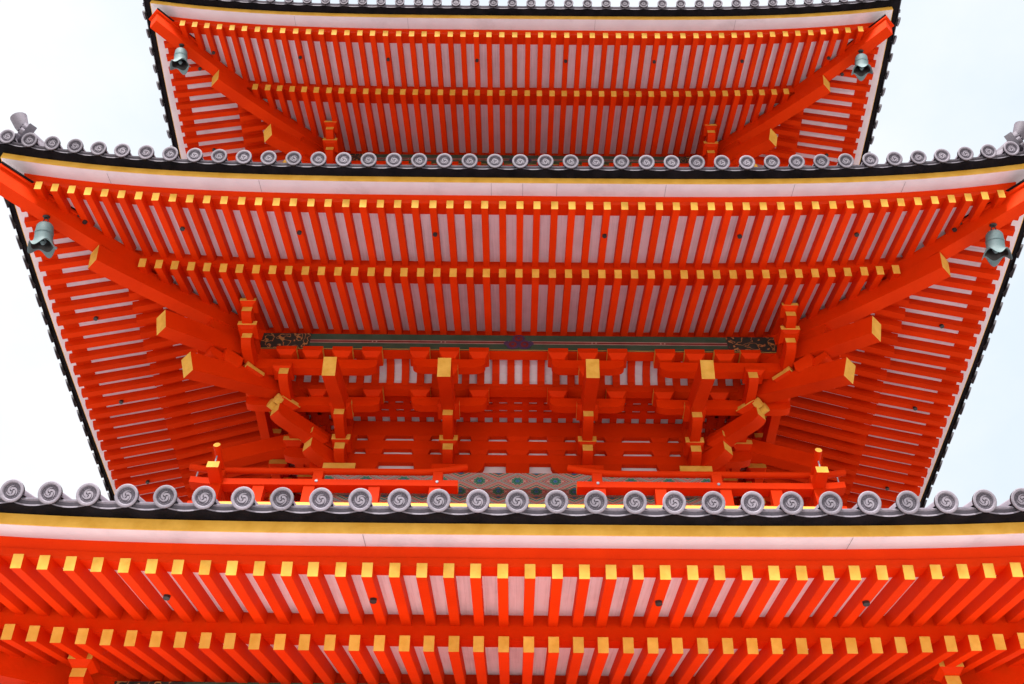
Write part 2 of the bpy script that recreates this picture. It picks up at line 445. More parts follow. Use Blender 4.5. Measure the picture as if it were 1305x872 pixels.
# --- tile end disc, made once: rim, sunken field with a three-comma swirl and a ring of beads
def cap_mesh():
    mb = MB(lambda a, b, c: Vector((a, b, c)))
    n = 28
    prof = [(0, .0), (.69, .0), (.715, .03), (.74, .11), (.79, .16), (.93, .16), (1.0, .10), (.93, -.30)]
    pts = []; f = []; ms = []
    for r_, h in prof[1:]:
        for i in range(n): pts.append((r_ * math.cos(2 * math.pi * i / n), r_ * math.sin(2 * math.pi * i / n), h))
    pts.append((0, 0, 0)); c = len(pts) - 1
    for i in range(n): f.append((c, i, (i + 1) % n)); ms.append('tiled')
    for j in range(len(prof) - 2):
        for i in range(n):
            f.append((j * n + i, j * n + (i + 1) % n, (j + 1) * n + (i + 1) % n, (j + 1) * n + i))
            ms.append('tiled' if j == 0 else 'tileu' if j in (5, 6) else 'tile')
    mb.add(pts, f, ms)
    for a0 in range(3):                         # commas
        m_ = 12; top = []; bot = []
        for i in range(m_ + 1):
            q = i / m_; ang = a0 * 2 * math.pi / 3 - q * 3.3; rad = .12 + .36 * q
            wd = .125 * (1 - q) ** .7 + .012
            for sg in (-1, 1):
                r2 = rad + sg * wd
                top.append((r2 * math.cos(ang), r2 * math.sin(ang), .055)); bot.append((r2 * math.cos(ang) * 1.0, r2 * math.sin(ang), -.005))
        L_ = len(top); pts = top + bot; f = []
        for i in range(m_):
            a, b, c_, d = 2 * i, 2 * i + 1, 2 * i + 3, 2 * i + 2
            f += [(a, b, c_, d), (a, d, L_ + d, L_ + a), (b, c_, L_ + c_, L_ + b)]
        f += [(0, 1, L_ + 1, L_)]
        mb.add(pts, f, 'tile')
    for i in range(18):
        a = 2 * math.pi * i / 18; cx, cy = .60 * math.cos(a), .60 * math.sin(a); rr = .036
        ring_ = [(cx + rr * math.cos(2 * math.pi * q / 6), cy + rr * math.sin(2 * math.pi * q / 6), 0) for q in range(6)]
        mb.add(ring_ + [(cx, cy, .05)], [(q, (q + 1) % 6, 6) for q in range(6)], 'tilem')
    return mb
CAP = cap_mesh()
cap_me = {}
def cap_matrix(t, k, x, s=None, dzz=0):
    T = side(k); s = 5.964 + t['ds'] + flare(t, x) if s is None else s
    p = T(x, s, 9.981 + t['dz'] + lift(t, x) + dzz)
    out = (T(0, 1, 0) - T(0, 0, 0)); lat = (T(1, 0, 0) - T(0, 0, 0))
    eps = .01; slope = (lift(t, x + eps) - lift(t, x - eps)) / (2 * eps)
    lat = (lat + Vector((0, 0, slope))).normalized()
    n = (out * math.cos(R(29)) - Vector((0, 0, math.sin(R(29))))).normalized()
    up = n.cross(lat).normalized(); lat = up.cross(n).normalized()
    if up.z < 0: up = -up; lat = -lat
    jit = random.uniform(-.5, .5)
    m_ = Matrix((( lat.x, up.x, n.x, p.x), (lat.y, up.y, n.y, p.y), (lat.z, up.z, n.z, p.z), (0, 0, 0, 1)))
    r_ = t['capr']
    return m_ @ Matrix.Rotation(jit, 4, 'Z') @ Matrix.Rotation(R(random.uniform(-2.5, 2.5)), 4, 'X') @ Matrix.Diagonal((r_, r_, r_, 1))

rafter_jobs = []; cap_jobs = []

for t in TIERS:
    ds, dsb, dz = t['ds'], t['dsb'], t['dz']; W = WMID + ds
    # ---- roof: pan surface, barrel tile rows
    roof = MB()
    smax = 2.62 if t['key'] != 'top' else W - .35
    prof = [(5.93, 9.945)] + [(5.90 - q, 9.985 + roofz(q) * (1 if t['key'] != 'top' else 1)) for q in [smax * i / 10 for i in range(11)]]
    ring(roof, t, prof, 'tiled', closed=False, n=40)
    def barrel(x, k):
        L0 = min(smax, W - abs(x) - .05)
        if L0 < .08: return
        nn = max(2, int(L0 / .26)); pts = []; f = []
        m_ = 7; rad = t['capr'] * .93
        for i in range(nn + 1):
            q = -.04 + (L0 + .04) * i / nn; s = 5.90 + ds - q + flare(t, x)
            zc = 9.985 + dz + roofz(max(q, 0)) + lift(t, x) + (-.015 if i == 0 else 0)
            for j in range(m_):
                a = math.pi * j / (m_ - 1)
                pts.append((x + rad * math.cos(a), s, zc - .005 + rad * math.sin(a)))
        for i in range(nn):
            for j in range(m_ - 1):
                f.append((i * m_ + j, i * m_ + j + 1, (i + 1) * m_ + j + 1, (i + 1) * m_ + j))
        roof.add(pts, f, 'tile')
    xs = []
    n = t['tile0']
    while n <= t['caps'] + .01:
        x = .28 * n * (1 - .016 * (n / 21.) ** 2)
        xs += [x] if x == 0 else [x, -x]
        n += 1
    xs = [x for x in sorted(xs) if abs(x) < W - .03]
    for k in range(4):
        roof.T = side(k)
        for x in xs: barrel(x, k)
    roof_o = roof.build('roof', pagoda, smooth=50)
    # ---- curved front lips of the pan tiles between the discs
    lip = MB()
    for k in range(4):
        lip.T = side(k); n_ = [(-.93, -.26), (-.5, -.62), (0, -.74), (.5, -.62), (.93, -.26)]
        allx = [-W] + xs + [W]
        for a, b in zip(allx[:-1], allx[1:]):
            if b - a < .12: continue
            mxx, hw = (a + b) / 2, (b - a) / 2
            pts = []; f = []; ms = []; m_ = 9
            for i in range(m_):
                u = -1 + 2 * i / (m_ - 1); x = mxx + u * hw * .98; sag = .030 * (1 - u * u)
                z = 9.978 + dz + lift(t, x) - sag * .9; so = 5.918 + ds + flare(t, x)
                # top front, bottom front (tilted), bottom back, top back
                pts += [(x, so + .006, z - .000), (x, so + .012, z - .007), (x, so - .004, z - .010), (x, so - .020, z - .036),
                        (x, so - .008, z - .040), (x, so - .012, z - .050), (x, so - .07, z + .012)]
            for i in range(m_ - 1):
                for j in range(6):
                    f.append((i * 7 + j, i * 7 + j + 1, (i + 1) * 7 + j + 1, (i + 1) * 7 + j)); ms.append('tiled' if j == 2 else ('dark' if j == 5 else 'tile'))  # back of the clay lip painted near-black for shade
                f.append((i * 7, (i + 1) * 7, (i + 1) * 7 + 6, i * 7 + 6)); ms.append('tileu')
            lip.add(pts, f, ms)
    lip.build('eave_tile_course', roof_o, smooth=35)
    for k in range(4):
        if k == 2: continue
        for x in xs: cap_jobs.append((t, k, x, roof_o))
    # ---- hip ridges with end ornaments
    for kk in range(4):
        T = side(kk)
        hr = MB(T)
        path = []; rr = []
        qs = [.20 + (smax - .20) * i / 10 for i in range(11)]
        for q in qs:
            s = 5.90 + ds - q; path.append((s + flare(t, s), s + flare(t, s), 9.985 + dz + roofz(q) + lift(t, s) + .08))
        for j in range(len(path) - 1):          # stacked ridge courses
            a, b = path[j], path[j + 1]
            for wd, z0, z1 in ((.15, -.1, .06), (.12, .06, .12), (.10, .12, .18)):
                dx = wd / math.sqrt(2)
                P = []
                for p in (a, b):
                    P += [(p[0] - dx, p[1] + dx, p[2] + z0), (p[0] + dx, p[1] - dx, p[2] + z0), (p[0] + dx, p[1] - dx, p[2] + z1), (p[0] - dx, p[1] + dx, p[2] + z1)]
                hr.add(P, [(0, 1, 2, 3), (4, 5, 6, 7), (0, 1, 5, 4), (1, 2, 6, 5), (2, 3, 7, 6), (3, 0, 4, 7)], 'tile')
        hr.tube([(p[0], p[1], p[2] + .2) for p in path], .075, 10, 'tile')
        ridge = hr.build('hip_ridge', roof_o, smooth=40)
        # ornament: plate with curls, an upturned cup tile above it
        om = MB(T); s = 5.82 + ds; zb = 9.985 + dz + lift(t, s) + .15
        dd = (1 / math.sqrt(2), 1 / math.sqrt(2)); nn = (-dd[1], dd[0])
        def P3(a, b, z): return (s + dd[0] * a + nn[0] * b * 1.2, s + dd[1] * a + nn[1] * b * 1.2, zb + z)
        outline = [(-.20, -.1), (-.25, .0), (-.27, .09), (-.21, .15), (-.14, .12), (-.17, .22), (-.13, .29), (-.06, .27), (0, .34), (.06, .27), (.13, .29), (.17, .22), (.14, .12), (.21, .15), (.27, .09), (.25, .0), (.20, -.1)]
        nO = len(outline); pts = [P3(.03, b, z) for b, z in outline] + [P3(-.06, b, z) for b, z in outline]
        om.add(pts, [tuple(range(nO)), tuple(range(nO, 2 * nO))] + [(i, (i + 1) % nO, nO + (i + 1) % nO, nO + i) for i in range(nO)], 'tiled')
        for bx, zz, r_ in ((-.17, .09, .055), (.17, .09, .055), (0, .14, .085), (-.10, .24, .045), (.10, .24, .045), (-.20, -.02, .04), (.20, -.02, .04)):
            om.tube([P3(.01, bx, zz), P3(.07, bx, zz)], r_, 12, 'tile'); om.tube([P3(.06, bx, zz), P3(.085, bx, zz)], r_ * .5, 10, 'tiled')
        om.tube([P3(-.22, 0, .26), P3(-.05, 0, .30), P3(.08, 0, .38), P3(.16, 0, .48), P3(.165, 0, .482)], [.07, .07, .08, .095, .07], 14, 'tilem', 'tiled')
        om.build('ridge_end_tile', ridge, smooth=40)
    # ---- fascia: white board, ochre strip, dark underside
    fb = MB(); ring(fb, t, [(5.589, 9.864), (5.7815, 9.822), (5.7815, 9.86), (5.589, 9.90)], 'wht')
    seams = {'mid': [-.32, .03, .41, -4.62, 1.62, 3.05, 4.3, -2.9], 'low': [-1.1, 2.4], 'top': [-1.7, 1.1, 3.2, -3.4]}[t['key']]
    fb.T = side(0)
    for x in seams:
        z = dz + lift(t, x); e = .0015
        fb.add([(x - e, 5.592 + ds, 9.861 + z), (x + e, 5.592 + ds, 9.861 + z), (x + e, 5.777 + ds, 9.821 + z), (x - e, 5.777 + ds, 9.821 + z),
                (x - e, 5.777 + ds, 9.86 + z), (x + e, 5.777 + ds, 9.86 + z)], [(0, 1, 2, 3), (3, 2, 5, 4)], 'tiled')
    fascia = fb.build('fascia_board', pagoda)
    st = MB(); ring(st, t, [(5.783, 9.8235), (5.7885, 9.8235), (5.792, 9.917), (5.783, 9.917)], 'gold'); st.build('fascia_strip', fascia)
    dk = MB(); ring(dk, t, [(5.50, 9.92), (5.893, 9.926), (5.90, 9.955), (5.50, 9.985)], 'dark'); dk.build('eave_board', fascia)
    # ---- soffit boards and eave beams
    so = MB()
    ring(so, t, [(s, FB(s) + FH) for s in (4.50, 4.9, 5.3, 5.56)] + [(5.56, FB(5.56) + FH + .02), (4.5, FB(4.5) + FH + .02)], 'plank')
    ring(so, t, [(s, JB(s) + JH) for s in (2.7, 3.4, 4.1, 4.55)] + [(4.55, JB(4.55) + JH + .02), (2.7, JB(2.7) + JH + .02)], 'plank')
    soffit = so.build('soffit', pagoda)
    eb = MB(); ring(eb, t, [(5.42, FB(5.42) + FH - .004), (5.594, FB(5.594) + FH - .004), (5.580, 9.774), (5.556, 9.776), (5.595, 9.868), (5.42, 9.88)], 'red')
    eb.build('eave_beam', soffit)
    kb = MB(); ring(kb, t, [(4.37, JB(4.37) + JH - .004), (4.60, JB(4.60) + JH - .004), (4.60, 9.985), (4.37, 10.03)], 'red')
    kb.build('rafter_plate', soffit)
    # ---- rafters
    for k in range(4):
        if k == 2: continue
        for kind, lim in (('fly', 5.60 + ds - .15), ('ji', 4.64 + ds - .15)):
            n = t['half']
            while n * SR < lim:
                studs = {'mid': (5, 13, 20, 26), 'top': (3.5, 10.5, 17.5, 24.5), 'low': (5.5, 13.5, 20.5)}[t['key']]
                for sg in ((1, -1) if n else (1,)):
                    rafter_jobs.append((t, k, sg * n * SR + random.uniform(-.0035, .0035), kind, kind == 'fly' and n in studs, soffit))
                n += 1
    # ---- hip rafters
    r2 = math.sqrt(2)
    def hipz(s, which, t=t, ds=ds, dz=dz):
        if which == 'lo': return JB(s - ds) + dz + lift(t, s) - .215
        a = min(max((s - ds - 4.6) / 1.2, 0), 1)
        return FB(s - ds) + dz + lift(t, s) - (.215 - .055 * a)
    for kk in range(4):
        if kk == 2: pass
        T = side(kk)
        for which, s0, s1, h, w in (('lo', 2.9, 4.87, .25, .185), ('hi', 4.55, (5.78 if t['key'] != 'top' else 5.69), .21, .165)):
            hm = MB(T); poly = []; nn = 14
            s0_, s1_ = s0 + ds, s1 + ds
            bt = [(s0_ + (s1_ - s0_) * i / nn) for i in range(nn + 1)]
            poly = [(s * r2, hipz(s, which)) for s in bt] + [((s1_ + .035) * r2, hipz(s1_, which) + h)] + [(s * r2, hipz(s, which) + h) for s in reversed(bt[:-1])]
            hm.prism((0, 0), (1 / r2, 1 / r2), poly, w, 'red', {nn: 'yel' if which == 'lo' else 'red'})
            if which == 'hi':                   # thin cap board over the tip
                for i in range(6):
                    e_ = .112 if t['key'] != 'top' else .098; a, b = 5.16 + ds + e_ * i, 5.16 + ds + e_ * (i + 1)
                    for z0, z1, ww, m_ in ((.002, .036, .05, 'red'), (.037, .062, .075, 'dark')):
                        hm.prism((0, 0), (1 / r2, 1 / r2), [(a * r2, hipz(a, 'hi') + h + z0), (b * r2, hipz(b, 'hi') + h + z0), (b * r2, hipz(b, 'hi') + h + z1), (a * r2, hipz(a, 'hi') + h + z1)], w + ww, m_)
            hm.build('hip_rafter', soffit)
    t['hipz'] = hipz
    # ---- purlin: red core all round, painted green face, scroll ends, centre crest
    pu = MB(); ring(pu, t, [(3.22, 9.775), (3.362, 9.775), (3.362, 10.085), (3.22, 10.085)], 'red', body=True, liftf=False, n=2)
    ring(pu, t, [(3.20, 10.08), (3.32, 10.08), (3.32, 10.30), (3.20, 10.32)], 'red', body=True, liftf=False, n=2)
    purlin = pu.build('purlin', pagoda)
    for k in (0, 1, 3):
        T = side(k); S = 3.362 + dsb; X = 3.26 + dsb; zz = dz
        g = MB(T); g.box(-X, X, S + .001, S + .012, 9.785 + zz, 10.075 + zz, 'green')
        g.box(-X, X, S + .012, S + .016, 9.785 + zz, 9.79 + zz, 'yel')
        for z0, z1, m_ in ((9.945, 9.957, 'pink'), (9.915, 9.944, 'maroon'), (9.902, 9.914, 'pink')):
            g.box(-X + .6, X - .6, S + .013, S + .016, z0 + zz, z1 + zz, m_)
        for xx in (-1.85, -1.8, -.98, -.93, .93, .98, 1.8, 1.85):
            g.box(xx - .008, xx + .008, S + .0165, S + .019, 9.917 + zz, 9.942 + zz, 'pink')
        face = g.build('painted_face', purlin)
        for sg in (-1, 1):
            c = MB(T); a, b = sorted((sg * X, sg * (X - .62)))
            c.box(a, b, S + .0165, S + .021, 9.789 + zz, 10.071 + zz, 'scroll')
            c.build('scroll_panel', purlin)
        e = MB(T)
        def disc(x, z, r_, a, b, m_, n=18):
            pts = [(x + r_ * math.cos(2 * math.pi * i / n), y, z + r_ * math.sin(2 * math.pi * i / n)) for y in (a, b) for i in range(n)]
            e.add(pts, [tuple(range(n)), tuple(range(n, 2 * n))] + [(i, (i + 1) % n, n + (i + 1) % n, n + i) for i in range(n)], m_)
        for j, (x, z) in enumerate(((0, 10.0), (-.075, 9.885), (.075, 9.885))):
            disc(x, z + zz, .082, S + .013, S + .020 + j * .0015, 'lilac'); disc(x, z + zz, .052, S + .02, S + .027, 'maroon')
            disc(x, z + zz, .02, S + .027, S + .030, 'lilac')
        for sg in (-1, 1): disc(sg * .15, 9.915 + zz, .04, S + .013, S + .0185, 'lilac')
        e.build('crest', purlin)
    # ---- wall zone between the columns and the brackets
    xc = 2.2 + dsb; xi = .864 * xc / 2.2
    wb = MB()
    zlow = 8.05 + dz if t['key'] != 'low' else None
    ring(wb, t, [(2.0, 8.3), (2.20, 8.3), (2.20, 9.75), (2.0, 9.75)], 'wht', body=True, liftf=False, n=2)
    body_bottom = (-EYE + .0) if t['key'] == 'low' else 5.9 + dz
    ring(wb, dict(t, dz=0), [(2.0, body_bottom), (2.16, body_bottom), (2.16, 8.1 + dz), (2.0, 8.1 + dz)], 'red', body=True, liftf=False, n=2)
    wall = wb.build('wall', pagoda)
    tb = MB()
    for z0, z1, sf in ((8.885, 9.03, 2.27), (9.12, 9.27, 2.27), (9.36, 9.62, 2.27)):
        ring(tb, t, [(2.205, z0), (sf, z0), (sf, z1), (2.205, z1)], 'red', body=True, liftf=False, n=2)
    for k in range(4):
        tb.T = side(k)
        for X in (-xc, -xi, 0, xi, xc):
            for dx in ((-.37, 0, .37) if X else (0,)):
                w2 = .125 if X else .15
                for z0, z1 in ((9.031, 9.119), (9.271, 9.359)):
                    x = X + dx
                    if abs(x) > xc + .1: continue
                    tb.add([(x - w2 * .7, 2.206 + dsb, z0 + dz), (x + w2 * .7, 2.206 + dsb, z0 + dz), (x + w2, 2.206 + dsb, z1 + dz), (x - w2, 2.206 + dsb, z1 + dz),
                            (x - w2 * .7, 2.255 + dsb, z0 + dz), (x + w2 * .7, 2.255 + dsb, z0 + dz), (x + w2, 2.275 + dsb, z1 + dz), (x - w2, 2.275 + dsb, z1 + dz)],
                           [(0, 1, 2, 3), (4, 5, 6, 7), (0, 1, 5, 4), (1, 2, 6, 5), (2, 3, 7, 6), (3, 0, 4, 7)], 'red')
            L_ = .45 if X else .15
            if abs(X) < xc: tb.arm((X, 2.23 + dsb), (1, 0), -L_, L_, .09, 8.62 + dz if X == 0 else 8.70 + dz, 8.884 + dz, ('curve', 'curve'), False, .17 if X else .04, ej=1.0)
            else: tb.arm((X, 2.23 + dsb), (1 if X < 0 else -1, 0), -.1, L_, .09, 8.70 + dz, 8.884 + dz, ('flat', 'curve'), False, .17, ej=1.0)
    tb.build('tie_beam', wall)
    pb = MB()
    ring(pb, t, [(2.02, 8.30), (2.45, 8.30), (2.45, 8.555), (2.02, 8.555)], 'pat', body=True, liftf=False, n=2)
    ring(pb, t, [(2.02, 8.03), (2.31, 8.03), (2.31, 8.298), (2.02, 8.298)], 'pat', body=True, liftf=False, n=2)
    def uvf(co, nr):
        a = co.x if abs(nr.x) < .5 else co.y
        if abs(nr.z) > .5:
            v_ = (-co.y - 2.3) if abs(co.y) > abs(co.x) else (abs(co.x) - 2.3)
            return (a / .46 + .0, v_ / .26 + .1)
        return (a / .46 + .5, (co.z - EYE - dz - 8.30) / .255)
    pb.build('painted_beam', wall, uvfun=uvf)
    # columns
    for k in (0, 1, 2, 3):
        for X in (-xc, -xi, xi):
            if k == 2 and X != -xc: continue
            cm = MB(side(k)); cm.tube([(X, xc - .06, body_bottom), (X, xc - .06, 8.04 + dz)], .15, 18, 'red'); cm.build('column', wall, smooth=40)
    # lattice ceiling between wall and second step
    la = MB()
    ring(la, t, [(2.2, 9.668), (2.86, 9.668), (2.86, 9.69), (2.2, 9.69)], 'wht', body=True, liftf=False, n=2)
    for s in (2.385, 2.525, 2.665):
        ring(la, t, [(s - .045, 9.63), (s + .045, 9.63), (s + .045, 9.664), (s - .045, 9.664)], 'red', body=True, liftf=False, n=2)
    for k in range(4):
        la.T = side(k); n = .5
        while n * SR < 2.8 + dsb:
            for sg in (-1, 1): la.box(sg * n * SR - .045, sg * n * SR + .045, 2.25 + dsb, 2.84 + dsb, 9.633 + dz, 9.666 + dz)
            n += 1
    la.build('lattice_ceiling', pagoda)
    # ribbed cove between second and third step
    co = MB()
    arc = [(2.90, 9.64), (2.915, 9.72), (2.97, 9.80), (3.06, 9.86), (3.2, 9.89)]
    ring(co, t, arc + [(a, b + .02) for a, b in reversed(arc)], 'wht', body=True, liftf=False, n=2)
    for k in range(4):
        co.T = side(k); n = .5
        while n * SR < 3.1 + dsb:
            for sg in (-1, 1):
                x = sg * n * SR
                for (a, b), (c, d) in zip(arc[:-1], arc[1:]):
                    if abs(x) > a + dsb: continue
                    co.prism((x, 0), (0, 1), [(a + dsb, b + dz), (c + dsb, d + dz), (c + .03 + dsb, d - .035 + dz), (a + .03 + dsb, b - .035 + dz)], .094, 'red')
            n += 1
    co.build('cove_ceiling', pagoda)
    sb = MB(); ring(sb, t, [(2.80, 9.535), (2.925, 9.535), (2.925, 9.65), (2.80, 9.65)], 'red', body=True, liftf=False, n=2)
    sb.build('tie_beam', pagoda)

    # ---- bracket complexes
    split = t['key'] == 'mid'
    def complex_(k, X, corner, mirror=False):
        T = side(k, mirror)
        pieces = []
        def piece(name):
            m_ = MB(T); pieces.append((name, m_)); return m_
        Z = lambda a: a + dz
        base = MB(T)
        base.box(X - .2, X + .2, 2.1 + dsb, 2.43 + dsb, Z(8.60), Z(8.72), 'red', 'yel' if corner else None)
        base.box(X - .14, X + .14, 2.1 + dsb, 2.39 + dsb, Z(8.558), Z(8.60))
        base.box(X - .055, X + .055, 2.2 + dsb, 2.3 + dsb, Z(8.72), Z(9.6))
        o = (X, 0)
        def out_arm(s1, z0, z1, w=.125, c=.18): piece('bracket_arm').arm(o, (0, 1), 2.2 + dsb, s1 + dsb, w, Z(z0), Z(z1), c=c, ej=.40)
        out_arm(2.61, 8.725, 8.895); out_arm(2.97, 8.955, 9.135, c=.24)
        piece('bearing_block').block(X, 2.50 + dsb, Z(8.897), Z(9.0), .23, yel='front', ears=True)
        piece('bearing_block').block(X, 2.865 + dsb, Z(9.137), Z(9.27), .27, yel='side')
        # tail beam sloping down outward, cut square to its length
        def tail(o_, d_, te, zc, sl, w, h, t0, name='tail_beam', root=1.414):
            cs = 1 / math.hypot(1, sl); hx, hz = h / 2 * sl * cs, h / 2 * cs
            p = [(t0, zc + sl * (te - t0) - hz), (te - hx, zc - hz), (te + hx, zc + hz), (t0, zc + sl * (te - t0) + hz)]
            piece(name).prism(o_, d_, [(a, Z(b)) for a, b in p], w, 'red', {1: 'yel'})
        tail(o, (0, 1), 3.84 + dsb, 8.93, .36, .155, .25, 2.5 + dsb)
        if not corner:
            piece('bracket_arm').arm((X, 2.865 + dsb), (1, 0), -.47, .47, .115, Z(9.245), Z(9.395), ('curve', 'curve'), False, .15, ej=.6)
            piece('bracket_arm').arm((X, 3.30 + dsb), (1, 0), -.45, .45, .115, Z(9.47), Z(9.625), ('curve', 'curve'), False, .15, ej=.6)
            for dx in (-.37, .37):
                piece('bearing_block').block(X + dx, 2.865 + dsb, Z(9.397), Z(9.533), .25, yel='side')
            for dx in (-.37, 0, .37):
                piece('bearing_block').block(X + dx, 3.30 + dsb, Z(9.627), Z(9.773), .25, yel='side')
            piece('bearing_block').block(X, 3.30 + dsb, Z(9.30), Z(9.468), .24, yel='side')
        else:
            # members running along the front and, mirrored across the diagonal, along the side
            def both(fn):
                fn(lambda a, s: (a, s), (1, 0)); fn(lambda a, s: (s, a), (0, 1))
            def memb(P, d):
                s2, s3 = 2.865 + dsb, 3.30 + dsb
                piece('bracket_arm').arm(P(0, s2), d, X - .47, 3.40 + dsb, .115, Z(9.225), Z(9.385), ('curve', 'curve'), True, .16, ej=.35)
                piece('bracket_arm').arm(P(0, s3), d, X - .45, 3.77 + dsb, .12, Z(9.43), Z(9.60), ('curve', 'curve'), True, .17, ej=.5)
                piece('bracket_arm').arm(P(0, s3 + .0), d, 3.365 + dsb, 4.02 + dsb, .12, Z(9.655), Z(9.80), ('flat', 'curve'), True, .17, ej=.45)
                a = 0 if d[0] else -math.pi / 2
                for xx in (X - .37, X + .32): 
                    q = P(xx, s2); piece('bearing_block').block(q[0], q[1], Z(9.387), Z(9.533), .25, ang=a, yel='side')
                for xx in (X - .37, X, X + .37, X + .7):
                    q = P(xx, s3); piece('bearing_block').block(q[0], q[1], Z(9.66 if xx > X + .5 else 9.627), Z(9.773), .25, ang=a, yel='side')
                q = P(3.76 + dsb, s3); piece('bearing_block').block(q[0], q[1], Z(9.602), Z(9.67), .23, ang=-math.pi / 2 if d[0] else 0, yel='front', ears=True)
                q = P(3.98 + dsb, s3); piece('bearing_block').block(q[0], q[1], Z(9.802), Z(9.90), .2, ang=-math.pi / 2 if d[0] else 0, yel='front')
                q = P(X + .7, s3); piece('bearing_block').block(q[0], q[1], Z(9.36), Z(9.464), .24, ang=a, yel='none')
            both(memb)
            # side-facing twins of the outward arms
            piece('bracket_arm').arm((0, X), (1, 0), 2.2 + dsb, 2.61 + dsb, .125, Z(8.725), Z(8.895), c=.18, ej=.4)
            piece('bracket_arm').arm((0, X), (1, 0), 2.2 + dsb, 2.97 + dsb, .125, Z(8.955), Z(9.135), c=.24, ej=.4)
            piece('bearing_block').block(2.50 + dsb, X, Z(8.897), Z(9.0), .23, ang=-math.pi / 2, yel='front', ears=True)
            piece('bearing_block').block(2.865 + dsb, X, Z(9.137), Z(9.27), .27, ang=-math.pi / 2, yel='side')
            tail((0, X), (1, 0), 3.84 + dsb, 8.93, .36, .155, .25, 2.5 + dsb)
            # diagonal arms and the two great diagonal tails
            dg = (1 / r2, 1 / r2)
            for s1, z0, z1, c in ((2.60, 8.725, 8.935, .2), (2.985, 8.955, 9.155, .2)):
                piece('bracket_arm').arm((0, 0), dg, (2.2 + dsb) * r2, (s1 + dsb) * r2, .165, Z(z0), Z(z1), c=c, ej=.35)
            piece('bearing_block').block(2.54 + dsb, 2.54 + dsb, Z(8.937), Z(9.03), .25, ang=-math.pi / 4, yel='front', ears=True)
            piece('bearing_block').block(2.90 + dsb, 2.90 + dsb, Z(9.157), Z(9.26), .27, ang=-math.pi / 4, yel='all')
            tail((0, 0), dg, (3.85 + dsb) * r2, 8.92, .43, .19, .26, (2.75 + dsb) * r2)
            tail((0, 0), dg, (4.18 + dsb) * r2, 9.29, .33, .19, .26, (3.0 + dsb) * r2)
            piece('bearing_block').block(3.30 + dsb, 3.30 + dsb, Z(9.30), Z(9.40), .25, ang=-math.pi / 4, yel='all')
            for s_, z_ in ((3.36, 9.385), (3.00, 9.20)):
                lb = piece('lobed_arm_end')
                for sg in (-1, 1):
                    cx, cs = s_ + dsb + sg * .045, s_ + dsb - sg * .045
                    d_ = .03
                    lb.tube([(cx - d_, cs - d_, Z(z_)), (cx + d_, cs + d_, Z(z_ + .01))], .062, 14, 'yel')
            piece('bearing_block').block(3.52 + dsb, 3.52 + dsb, Z(9.20), Z(9.42), .24, ang=-math.pi / 4)
            piece('bracket_arm').arm((0, 0), dg, (3.2 + dsb) * r2, (3.72 + dsb) * r2, .13, Z(9.22), Z(9.36), c=.2, yel=False)
            piece('bracket_arm').arm((0, 0), dg, (3.2 + dsb) * r2, (3.80 + dsb) * r2, .16, Z(9.60), Z(9.90), c=.2, yel=False)
        if split:
            bo = base.build('bracket_complex', pagoda)
            for nm, m_ in pieces: m_.build(nm, bo, smooth=35)
        else:
            for nm, m_ in pieces:
                b0 = len(base.v); base.v += m_.v
                for f_, mm in zip(m_.f, m_.m): base.f.append([q + b0 for q in f_]); base.m.append(base.mi(m_.mats[mm]))
            base.build('bracket_complex', pagoda, smooth=35)
    for k in (0, 1, 3):
        for sg in (-1, 1): complex_(k, sg * xi, False)
    complex_(0, xc, True); complex_(0, xc, True, mirror=True)
    complex_(1, xc, True); complex_(3, xc, True, mirror=True)

    # ---- balcony with railing
    if t['key'] != 'low':
        RR = 3.29 + dsb
        fl = MB(); ring(fl, t, [(2.2, 7.16), (3.42, 7.16), (3.42, 7.225), (2.2, 7.235)], ['red', 'gold', 'red', 'red'], body=True, liftf=False, n=2)
        ring(fl, t, [(2.9, 6.3), (3.05, 6.3), (3.05, 7.16), (2.9, 7.16)], 'red', body=True, liftf=False, n=2)
        balc = fl.build('balcony', pagoda)
        def rail_set(k, a, b, ga, gb):
            """rails of side k from x=a to x=b; ga/gb tell whether that end stops at the front gap"""
            T = side(k)
            up = lambda x: (.05 * max(0, (abs(x) - RR) / .36) ** 1.5)
            def zc(x):
                z = up(x)
                for g_, e_ in ((ga, a), (gb, b)):
                    if g_: z += .085 * max(0, 1 - abs(x - e_) / .55) ** 2
                return z
            tr = MB(T); npt = 30
            tr.tube([(a + (b - a) * i / npt, RR, 7.785 + dz + zc(a + (b - a) * i / npt)) for i in range(npt + 1)], .039, 12, 'red', 'yel')
            tr.build('handrail', balc, smooth=40)
            lr = MB(T); a2, b2 = (a + .06 if not ga else a - .06 * (1 if a < 0 else -1)), (b - .06 if not gb else b)
            if ga: a2 = a + .09
            if gb: b2 = b - .09
            nn = 20; P = []; f = []
            for i in range(nn + 1):
                x = a2 + (b2 - a2) * i / nn; zz = up(x) * .8
                P += [(x, RR - .065, 7.53 + dz + zz), (x, RR + .065, 7.53 + dz + zz), (x, RR + .065, 7.615 + dz + zz), (x, RR - .065, 7.615 + dz + zz)]
            ms = []
            for i in range(nn):
                for j in range(4): f.append((i * 4 + j, i * 4 + (j + 1) % 4, i * 4 + 4 + (j + 1) % 4, i * 4 + 4 + j)); ms.append('red')
            f += [(0, 1, 2, 3), (nn * 4, nn * 4 + 1, nn * 4 + 2, nn * 4 + 3)]; ms += ['yel', 'yel']
            lr.add(P, f, ms); lr.build('lower_rail', balc)
            for x in (-2.2, -.88, .88, 2.2) + (() if k == 0 else (0,)):
                if a < x < b:
                    p = MB(T); p.box(x - .055, x + .055, RR - .045, RR + .045, 7.616 + dz, 7.752 + dz)
                    p.tube([(x, RR + .06, 7.585 + dz), (x, RR + .075, 7.585 + dz)], .017, 10, 'steel'); p.build('rail_strut', balc)
